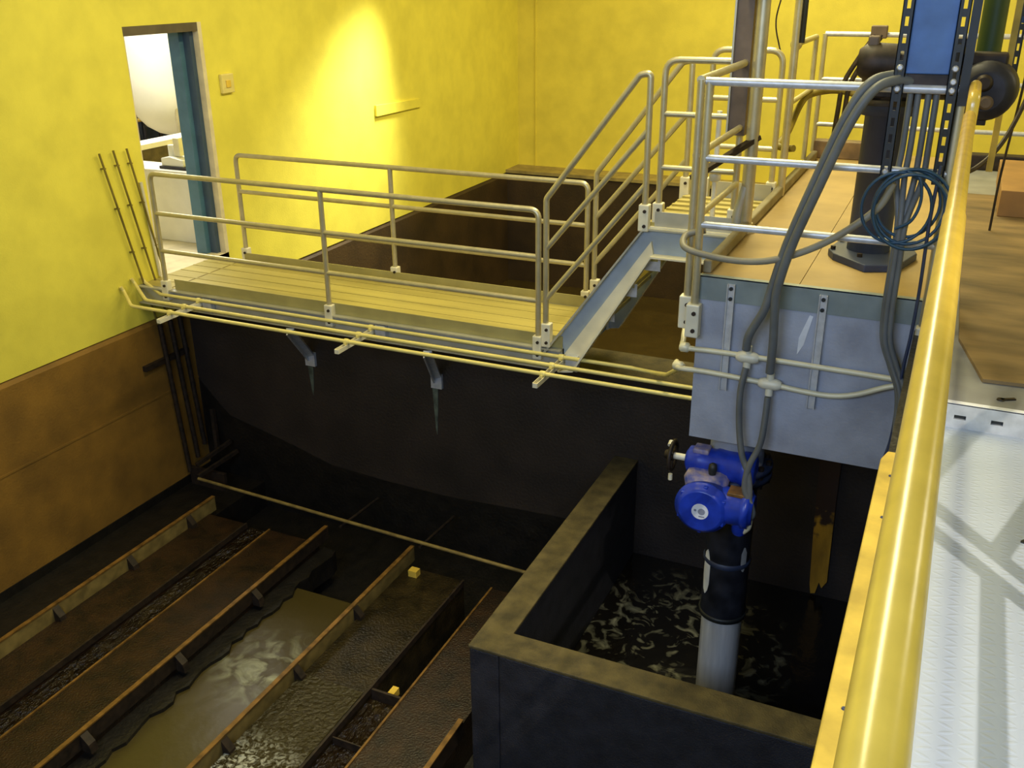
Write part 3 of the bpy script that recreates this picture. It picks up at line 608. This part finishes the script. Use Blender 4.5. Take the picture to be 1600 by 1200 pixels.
MB().lathe((-.40, 6.0, 1.13), (-1, 0, 0), [(0, .10), (.10, .105), (.16, .10), (.20, .07)], 24).build('motor_end', 'motor', ca, .004)
MB().box(-.56, 5.96, 1.20, -.50, 6.02, 1.27).build('terminal_box', 'post', ca, .01)
MB().lathe((-.12, 6.05, 1.02), (1, 0, 0), [(0, .09), (.12, .09), (.12, .075)], 24).build('drive_housing', 'motor2', ca)
MB().lathe((.085, 6.10, 1.00), (-.1, -1, .0), [(0, .155), (.14, .155), (.17, .14), (.185, .10)], 32).build('motor_drum', 'motor2', ca)
MB().lathe((.06, 5.93, 1.045), (-.1, -1, 0), [(0, .045), (.02, .045), (.03, .03)], 20).build('dial', 'motor', ca)
MB().lathe((.085, 5.93, .945), (-.1, -1, 0), [(0, .038), (.02, .038), (.03, .025)], 20).build('indicator', 'post', ca)
MB().box(-.06, 6.02, 1.12, .16, 6.16, 1.19).build('cover', 'motor', ca, .015)
MB().box(-.02, 5.96, .82, .10, 6.04, .86).build('lever', 'rust', ca, .004)
MB().tube([(-.11, 6.05, 1.10), (-.11, 6.05, 1.24)], .05, 16).box(-.17, 6.02, 1.22, -.02, 6.08, 1.26).build('hand_lever', 'motor2', ca)
gp = thing('stem_cover', 'dark green stem cover pipe above the motor actuator', 'pipe', (.02, 6.3, 1.15))
MB().lathe((.055, 6.3, 1.16), (0, 0, 1), [(0, .065), (1.6, .065)], 24).build('pipe', 'green', gp)
tag(MB().box(.155, 6.40, .5, .19, 6.44, 3.4).build('slim_post', 'ochre'), 'slim ochre post behind the dark green pipe', 'post')
e2 = thing('control_enclosure', 'blue control enclosure at the right edge of the view', 'enclosure', (.3, 7.0, 1.28))
MB().box(.20, 7.0, 1.30, .50, 7.15, 2.2).build('cabinet', 'box', e2, .006)
s2 = thing('perforated_strut', 'black perforated strut hanging below the right-hand blue enclosure', 'strut', (.22, 7.0, .8), 'perforated struts')
perforated(.222, .95, 1.5, 6.985, w=.04).build('channel', 'strap', s2)
tag(MB().tube(spline([(.36, 6.9, 1.1), (.31, 6.85, .85), (.22, 6.7, .62), (.10, 6.5, .50), (-.02, 6.3, .48)]), .014, 10).build('hanging_hose', 'motor'), 'dark hose sagging from the right edge towards the motor actuator', 'hose')
tag(MB().tube(spline([(.305, 6.99, 1.4), (.29, 6.99, .9), (.26, 6.99, .4), (.255, 6.99, .0)]), .008, 8).build('thin_cable', 'motor'), 'thin black cable beside the right-hand perforated strut', 'cable')
bh = thing('hung_cable', 'pair of brown cables hanging from the back railing', 'cable', (-.95, 9.7, .4))
for d in (0, .06):
    MB().tube(spline([(-.86+d, 9.74, 1.07), (-.98+d, 9.72, .86), (-1.08+d, 9.7, .64), (-1.10+d, 9.7, .4), (-1.12+d, 9.7, .0)]), .022, 10).build('cable', 'motor', bh)
MB().box(-.90, 9.72, 1.04, -.76, 9.80, 1.15).build('clamp', 'post', bh, .01)

# ------------------------------------------------------------------ valve pipe in the basin
vp = thing('valve_pipe', 'large vertical pipe in the basin, black above and pale grey below', 'pipe', (-1.0, 5.6, -3.6))
px, py = -1.0, 5.6
MB().lathe((px, py, -3.55), (0, 0, 1), [(0, .137), (1.14, .137)], 40).build('lower_pipe', 'pipe', vp)
MB().lathe((px, py, -2.44), (0, 0, 1), [(0, .150), (.03, .155), (.05, .150), (1.08, .150)], 40).build('upper_pipe', 'pipedark', vp)
MB().lathe((px, py, -2.45), (0, 0, 1), [(0, .150), (0, .160), (.035, .162), (.035, .150)], 40).build('pipe_collar', 'strap', vp)
MB().lathe((px, py, -2.03), (0, 0, 1), [(0, .151), (.01, .158), (.03, .158), (.04, .151)], 40).build('weld_ring', 'column', vp)
MB().lathe((px, py, -1.37), (0, 0, 1), [(0, .16), (0, .23), (.035, .23), (.035, .16), (.06, .16), (.06, .23), (.095, .23), (.095, .15)], 36).build('flange', 'column', vp)
for q in range(12):
    MB().lathe((px+.205*math.cos(q*PI/6), py+.205*math.sin(q*PI/6), -1.40), (0, 0, 1), [(0, .018), (.15, .018)], 8).build('flange_bolt', 'rust', vp)
MB().lathe((px, py, -1.275), (0, 0, 1), [(0, .17), (.24, .17)], 36).build('neck', 'slab', vp)

def sector(q0, q1, z0, z1, rad, jag, seed):
    rn = random.Random(seed); n = 6; b = MB(); top = []; bot = []
    for i in range(n+1):
        q = q0+(q1-q0)*i/n; e = math.sin(PI*i/n)
        top.append((px+rad*math.cos(q), py+rad*math.sin(q), z1-(1-e)*jag*rn.uniform(.6, 1.4))); bot.append((px+rad*math.cos(q), py+rad*math.sin(q), z0+(1-e)*jag*rn.uniform(.6, 1.4)))
    vs = top+bot; k = len(top); inn = [(px+(v[0]-px)*.985, py+(v[1]-py)*.985, v[2]) for v in vs]
    b._add(vs+inn, [(i, i+1, k+i+1, k+i) for i in range(k-1)]+[(2*k+i, 3*k+i, 3*k+i+1, 2*k+i+1) for i in range(k-1)])
    return b
sector(-2.62, -2.15, -2.27, -1.92, .1525, .10, 2).build('white_residue', 'skin', vp)
sector(-.75, -.45, -2.05, -1.86, .1525, .06, 4).build('white_residue', 'galv', vp)
ac = thing('valve_actuator', 'bright blue electric valve actuator hanging in front of the basin pipe', 'valve actuator', (-1.1, 5.2, -1.45))
ax, ay, az = -1.10, 5.12, -1.42
MB().lathe((ax, ay+.16, az), (0, -1, .0), [(0, .12), (.03, .155), (.10, .162), (.112, .172), (.128, .172), (.135, .155), (.165, .148), (.175, .13)], 44).build('drum_housing', 'blue', ac)
MB().lathe((ax, ay-.016, az), (0, -1, 0), [(0, .052), (.004, .052)], 32).build('round_label', 'label', ac)
MB().lathe((ax+.01, ay-.020, az+.002), (0, -1, 0), [(0, .022), (.002, .022)], 20).lathe((ax-.03, ay-.020, az+.006), (0, -1, 0), [(0, .008), (.002, .008)], 10).box(ax-.005, ay-.022, az-.036, ax+.03, ay-.020, az-.028).build('label_print', 'labelgrey', ac)
for q in (.5, 1.45, 2.5, 3.6, 4.7, 5.75):
    MB().box(ax+.15*math.cos(q)-.012, ay+.005, az+.15*math.sin(q)-.012, ax+.15*math.cos(q)+.012, ay+.05, az+.15*math.sin(q)+.012).build('lug', 'blue', ac, .004)
MB().lathe((ax+.10, ay+.11, az+.01), (1, 0, 0), [(0, .11), (.02, .115), (.13, .11), (.135, .122), (.175, .122), (.18, .105), (.20, .09)], 32).build('side_housing', 'blue', ac)
MB().box(ax+.14, ay+.05, az+.105, ax+.25, ay+.16, az+.128).build('side_cover', 'edge', ac, .004)
MB().lathe((ax+.225, ay+.09, az-.16), (0, 0, 1), [(0, .035), (.02, .045), (.12, .05)], 20).build('conduit_port', 'blue', ac)
MB().box(ax+.245, ay+.05, az+.02, ax+.275, ay+.14, az+.12).build('end_lug', 'cream', ac, .01)
MB().lathe((ax-.02, ay+.20, az+.06), (0, 0, 1), [(0, .13), (.06, .14), (.10, .12), (.115, .08)], 32).build('gear_dome', 'bluedust', ac)
MB().lathe((ax+.02, ay+.16, az+.16), (0, 0, 1), [(0, .02), (.05, .028), (.08, .024), (.09, .01)], 16).build('lifting_eye', 'strap', ac)
MB().lathe((ax-.18, ay+.30, az+.18), (1, .0, 0), [(0, .05), (.02, .085), (.10, .095), (.18, .09), (.20, .10), (.34, .10), (.36, .11), (.42, .11), (.44, .08)], 32).build('motor_barrel', 'blue', ac)
MB().box(ax-.13, ay+.24, az+.25, ax-.03, ay+.34, az+.285).build('motor_cap', 'bluedust', ac, .01)
hw = MB().lathe((ax-.32, ay+.30, az+.18), (1, 0, 0), [(0, .022), (.16, .022)], 14)
hwo = hw.build('handwheel_shaft', 'cream', ac)
hx = ax-.27
pts = [(hx, ay+.30+.095*math.cos(t/24*2*PI), az+.18+.095*math.sin(t/24*2*PI)) for t in range(25)]
hh = MB().tube(pts, .013, 10)
for q in (0.3, 2.4, 4.5): hh.tube([(hx, ay+.30, az+.18), (hx, ay+.30+.095*math.cos(q), az+.18+.095*math.sin(q))], .011, 8)
hh.lathe((hx-.05, ay+.30, az+.18), (1, 0, 0), [(0, .025), (.02, .035), (.06, .035)], 14)
hh.build('handwheel', 'motor', ac)
MB().tube([(hx-.012, ay+.30-.03, az+.26), (hx-.012, ay+.30+.0, az+.275)], .018, 10).tube([(hx, ay+.27, az+.06), (hx-.0, ay+.27, az+.02)], .014, 10).build('handwheel_grip', 'cream', ac)
MB().tube(spline([(ax+.225, ay+.09, az-.13), (ax+.25, ay+.075, az-.135), (ax+.285, ay+.07, az-.09), (ax+.29, ay+.07, az-.03)]), .016, 12).build('cable_elbow', 'conduit2', ac)

tb = MB().prism([(-.63, 7.04, -1.35), (-.46, 7.04, -1.35), (-.455, 7.04, -2.25), (-.44, 7.04, -2.95), (-.475, 7.04, -3.02), (-.50, 7.04, -2.97), (-.52, 7.04, -3.08), (-.555, 7.04, -3.09), (-.57, 7.04, -3.0), (-.60, 7.04, -2.4)], (0, -.03, 0))
def peel_mat():
    m = mat('peeling yellow board', (.42, .22, .015), .6, var=.2, scale=9, stretch=(1, 1, .3))
    nt = m.node_tree; n = nt.nodes; l = nt.links; b = n['Principled BSDF']
    old = b.inputs['Base Color'].links[0].from_socket
    tc = n.new('ShaderNodeTexCoord'); sx = n.new('ShaderNodeSeparateXYZ'); l.new(tc.outputs['Object'], sx.inputs[0])
    no = n.new('ShaderNodeTexNoise'); no.inputs['Scale'].default_value = 11; l.new(tc.outputs['Object'], no.inputs['Vector'])
    ad = n.new('ShaderNodeMath'); ad.operation = 'MULTIPLY_ADD'; l.new(no.outputs['Fac'], ad.inputs[0]); ad.inputs[1].default_value = 1.1; l.new(sx.outputs[2], ad.inputs[2])
    mr = n.new('ShaderNodeMapRange'); mr.inputs[1].default_value = -1.95; mr.inputs[2].default_value = -1.80; l.new(ad.outputs[0], mr.inputs[0])
    mix = n.new('ShaderNodeMix'); mix.data_type = 'RGBA'; l.new(mr.outputs[0], mix.inputs[0]); l.new(old, mix.inputs[6]); mix.inputs[7].default_value = (.035, .016, .008, 1)
    l.new(mix.outputs[2], b.inputs['Base Color']); return m
tag(tb.build('peeling_board', peel_mat()), 'narrow orange board with peeling paint on the back wall of the basin', 'board')

wat = water('basin water', (.006, .005, .004), (.32, .31, .21), 6.5, .52, .72, .15, .35, 6, centre=(-1.45, 6.0, -3.12), radius=1.0)
tag(MB().box(-2.078, 4.492, -3.2, -.057, 7.048, -3.12).build('basin_water', wat), 'dark churning water with pale foam inside the basin', 'water', kind='stuff')

# ------------------------------------------------------------------ filter beds and launders in the front tank
def slab(name, lab, x0, x1, ya, yb, z, m, h=.4):
    return tag(MB().box(x0, ya, z-h, x1, yb, z).build(name, m), lab, 'filter bed', 'filter beds in the front tank')
YA = -2.0; YE = 6.30
slab('filter_bed', 'rust brown wet filter bed beside the leftmost board', -6.08, -5.63, YA, 6.15, -3.2, 'bed')
slab('filter_bed', 'rust brown wet filter bed between the glinting channel and the second board', -5.36, -4.80, YA, 6.15, -3.2, 'bed')
slab('filter_bed', 'olive wet filter bed right of the third board', -3.86, -3.31, YA, 6.15, -3.2, 'bed2')
slab('filter_bed', 'brown wet filter bed left of the board nearest the basin', -3.04, -2.53, YA, 6.15, -3.2, 'bed')
w1 = water('glinting channel water', (.02, .011, .004), (.10, .07, .02), 3, .55, .8, .10, 1.0, 16, (1, .5, 1), dist=.18)
w2 = water('murky gutter water', (.055, .040, .010), (.36, .37, .24), 6, .45, .75, .3, .15, 6, centre=(-4.22, 4.65, -3.3), radius=.5)
w3 = water('foaming water', (.03, .022, .006), (.55, .55, .45), 22, .48, .62, .15, .9, 30, centre=(-3.66, 3.45, -3.2), radius=.6)
tag(MB().box(-5.63, YA, -3.6, -5.36, 6.2, -3.27).build('channel_water', w1), 'narrow channel of water glinting with yellow light', 'water', kind='stuff')
tag(MB().box(-4.66, YA, -3.6, -3.90, 5.6, -3.30).build('gutter_water', w2), 'murky olive water with foam between the second and third boards', 'water', kind='stuff')
tag(MB().box(-3.86, YA, -3.21, -3.33, 4.6, -3.192).build('foam_water', w3), 'thin foaming water flowing over the olive bed', 'water', kind='stuff')
tag(MB().box(-3.31, YA, -3.6, -3.04, 4.65, -3.28).build('channel_water', w1), 'narrow dark channel of water left of the basin', 'water', kind='stuff')
for x0, lab in ((-5.63, 'channel edge strip left of the glinting water'), (-5.36, 'channel edge strip right of the glinting water'), (-3.31, 'channel edge strip left of the narrow dark channel'), (-3.04, 'channel edge strip right of the narrow dark channel')):
    tag(MB().box(x0-.008, YA, -3.24, x0+.008, 6.15, -3.188).build('channel_edge', 'rust' if x0 in (-5.63, -3.31) else 'edge'), lab, 'edge strip', 'channel edge strips')
tag(MB().box(-3.30, 4.66, -3.5, -3.05, 4.68, -3.2).build('channel_baffle', 'rust'), 'dark cross baffle at the far end of the narrow channel left of the basin', 'baffle')
tag(MB().box(-3.30, 4.16, -3.5, -3.05, 4.17, -3.22).build('channel_baffle', 'rust'), 'dark cross baffle halfway along the narrow channel left of the basin', 'baffle')
tag(MB().box(-3.20, 4.72, -3.30, -3.15, 4.80, -3.24).build('bolt_block', 'safety'), 'small yellow block in the dark channel left of the basin', 'block')
tag(MB().box(-3.78, 6.02, -3.20, -3.70, 6.09, -3.14).build('bolt_block', 'safety'), 'small yellow block near the far end of the third board', 'block')
ledge = MB()
# a crumbling sludge ledge along the second board
rnd = random.Random(3); P = [(-4.78, YA, -3.3)]; P2 = []
k = 0; y = YA
while y < 6.2:
    P2.append((-4.64 + rnd.uniform(-.025, .035), y, -3.27)); y += .09
ledge.prism([(-4.80, YA, -3.27)] + P2 + [(-4.80, 6.2, -3.27)], (0, 0, -.2))
tag(ledge.build('sludge_ledge', 'black'), 'black crumbling sludge ledge beside the second board', 'ledge')

def board(lab, xb, ya, yb, z1, h, brs, m, lean=.0):
    o = thing('weir_board', lab, 'weir board', (xb, (ya+yb)/2, z1-h), 'weir boards in the front tank')
    MB().prism([(xb-.012, ya, z1-h), (xb+.012, ya, z1-h), (xb+.012-lean, ya, z1), (xb-.012-lean, ya, z1)], (0, yb-ya, 0)).build('plate', m, o)
    MB().box(xb-.02-lean, ya, z1, xb+.016-lean, yb, z1+.012).build('top_edge', 'edge', o)
    for yb_ in brs:
        MB().prism([(xb+.012, yb_-.03, z1-h-.02), (xb+.09, yb_-.03, z1-h-.02), (xb+.075, yb_-.03, z1-h*.6), (xb+.012, yb_-.03, z1-.01)], (0, .06, 0)).build('bracket', 'rust', o)
    return o
board('long tan weir board nearest the brown left wall', -6.11, YA, 6.27, -3.08, .14, (2.6, 3.55, 4.35, 5.15, 5.9), 'board')
board('long weir board right of the glinting channel', -4.79, YA, 6.27, -3.09, .12, (3.4, 4.3, 5.2), 'rust')
board('long weir board with orange edge right of the murky water', -3.89, YA, 6.30, -3.09, .14, (2.9, 3.75, 4.55, 5.35), 'board')
board('weir board running into shadow beside the basin', -2.50, YA, 4.55, -3.10, .14, (3.2,), 'rust')
tag(MB().tube([(-6.42, 6.42, -3.02), (-4.66, 6.33, -3.02), (-2.32, 6.22, -3.02)], .016, 10).build('cross_rail', 'board'), 'thin tan rail crossing the far end of the boards', 'rail')
for xx, lab in ((-4.66, 'thin rod behind the cross rail at the second board'), (-3.82, 'thin rod behind the cross rail at the third board')):
    tag(MB().tube([(xx, 6.30, -3.08), (xx, 6.95, -3.12)], .014, 8).build('anchor_rod', 'rust'), lab, 'rod', 'rods behind the cross rail')
cf = thing('corner_frame', 'rusty bracket frame in the corner below the catwalk', 'bracket frame', (-6.5, 6.8, -3.2))
MB().bar((-6.55, 6.55, -2.96), (-6.45, 6.98, -2.86), .03, .04).build('upper_bar', 'rust', cf)
MB().bar((-6.48, 6.48, -3.04), (-6.38, 6.98, -2.96), .03, .04).build('lower_bar', 'rust', cf)
MB().bar((-6.62, 6.95, -2.98), (-6.68, 7.02, -2.55), .04, .04, (1, 0, 0)).build('upright', 'rust', cf)
MB().box(-6.80, 6.70, -3.55, -6.35, 6.74, -3.1).build('gusset', 'rust', cf)

# ------------------------------------------------------------------ camera walkway: handrail and plates
HZ = 1.03
h1 = thing('handrail', 'glossy yellow handrail running close beside the diamond plate walkway', 'handrail', (.012, 1.5, -.1))
hr = .0265
MB().tube(fillet([(.012, -1.5, .002), (.012, -1.5, HZ), (.012, 2.62, HZ)], .05), hr+.001, 32).build('top_rail', 'safety', h1)
MB().tube([(.012, 2.60, HZ), (.012, 4.62, HZ), (.012, 4.66, HZ-.01), (.012, 4.68, HZ-.04)], hr-.002, 28).build('rail_extension', 'safety', h1)
for zz in (.62, .27): MB().tube([(.012, -1.5, zz), (.012, 4.66, zz)], .019, 14).build('bar', 'safety', h1)
for yy in (1.35, 4.68): MB().tube([(.012, yy, .002), (.012, yy, HZ-.01)], .021, 16).build('post', 'safety', h1)
h2 = thing('handrail', 'short yellow handrail piece behind the far end of the long handrail', 'handrail', (.03, 5.1, 0))
MB().tube(fillet([(.018, 4.85, .0), (.018, 4.85, 1.09), (.018, 5.35, 1.09), (.018, 5.35, .0)], .05), hr, 20).build('hoop', 'safety', h2)
tp = thing('toe_plate', 'ochre toe plate along the left edge of the walkway', 'toe plate', (-.05, 1.5, -.1))
MB().prism([(-.088, -2.4, -.06), (-.088, 3.33, -.06), (-.070, 3.40, -.06), (.02, 3.40, -.06), (.02, -2.4, -.06)], (0, 0, .06)).build('plate', 'ochre', tp, .006)
MB().box(-.080, -2.4, -.165, .012, 3.36, -.06).build('plate_web', 'ochre', tp)
for yy in (1.95, 2.9, 3.2): MB().lathe((-.045, yy, .0), (0, 0, 1), [(0, .006), (.004, .005)], 10).build('screw', 'column', tp)
rp = thing('riser_plate', 'white riser plate with oval slots between the two floor levels', 'riser plate', (.8, 3.94, -.1))
rb = MB()
# plate with real slots
y0 = 3.935
rb.box(.06, y0, -.1, 3.0, y0+.012, -.062).box(.06, y0, -.044, 3.0, y0+.012, .004)
xs = [.06]
for k in range(16):
    xs.append(.165+.125*k*1.0)
prev = .06
for k in range(20):
    c = .165+.135*k; rb.box(prev, y0, -.062, c-.022, y0+.012, -.044); prev = c+.022
rb.box(prev, y0, -.062, 3.0, y0+.012, -.044)
rb.build('slotted_plate', 'galv', rp)
MB().box(.06, y0+.0125, -.10, 3.0, y0+.0145, .0).build('slot_shadow_backing', 'strap', rp)
MB().box(.06, y0, .0, 3.0, y0+.03, .005).build('nosing', 'label', rp)
pl = MB().prism([(.13, 4.72, .002), (.235, 4.22, .002), (1.7, 4.30, .002), (1.7, 8.2, .002), (.06, 8.2, .002)], (0, 0, .016))
tag(pl.build('plywood_sheet', 'ply'), 'large weathered plywood sheet with a cut corner on the grey floor', 'plywood')
tag(MB().box(.30, 7.45, .019, 1.5, 8.75, .20).build('plywood_crate', 'ply2', None, .004), 'orange plywood box at the far right of the floor', 'box')
rr = random.Random(5)
for k, (xx, yy) in enumerate(((.40, 3.17), (.385, 3.10), (.43, 3.22), (.42, 2.99))):
    n = 7; rad = .012 if k < 2 else .007
    tag(MB().prism([(xx+rad*rr.uniform(.5, 1.3)*math.cos(q*2*PI/n), yy+rad*rr.uniform(.5, 1.5)*math.sin(q*2*PI/n), -.0995) for q in range(n)], (0, 0, .004)).build('dirt_flake', 'strap'),
        'black dirt flake on the diamond plate, %s' % ('largest of the cluster', 'below the largest flake', 'small one at the upper right', 'small one lower down')[k], 'dirt', 'dirt flakes on the walkway')
tag(MB().box(.30, 4.06, .0, .36, 4.075, .006, Matrix.Rotation(.5, 3, 'Z'), (.33, 4.07, 0)).lathe((.305, 4.055, .0), (0, 0, 1), [(0, .016), (.006, .014)], 12).build('dropped_bolt', 'motor'), 'dark bolt lying on the grey floor beyond the white riser', 'bolt')
# railing on the other side of the walkway
rt = thing('walkway_railing', 'pipe railing on the right side of the walkway', 'railing', (.67, 1.2, -.1))
for zz in (.97, .62, .27): MB().tube([(.67, -2.0, zz), (.67, 2.39, zz)], .024, 14).build('bar', 'alu', rt)
for yy in (-1.9, .5, 2.39): MB().tube([(.67, yy, -.1), (.67, yy, .97)], .024, 14).build('post', 'alu', rt)
r2 = thing('walkway_railing', 'angled pipe railing at the end of the walkway railing', 'railing', (.85, 3.0, -.1))
for zz in (.97, .62, .27): MB().tube([(.68, 2.50, zz), (1.09, 3.90, zz)], .024, 14).build('bar', 'alu', r2)
for t_ in (0, 1): MB().tube([(.68+.39*t_, 2.50+1.40*t_, -.1), (.68+.39*t_, 2.50+1.40*t_, .97)], .024, 14).build('post', 'alu', r2)
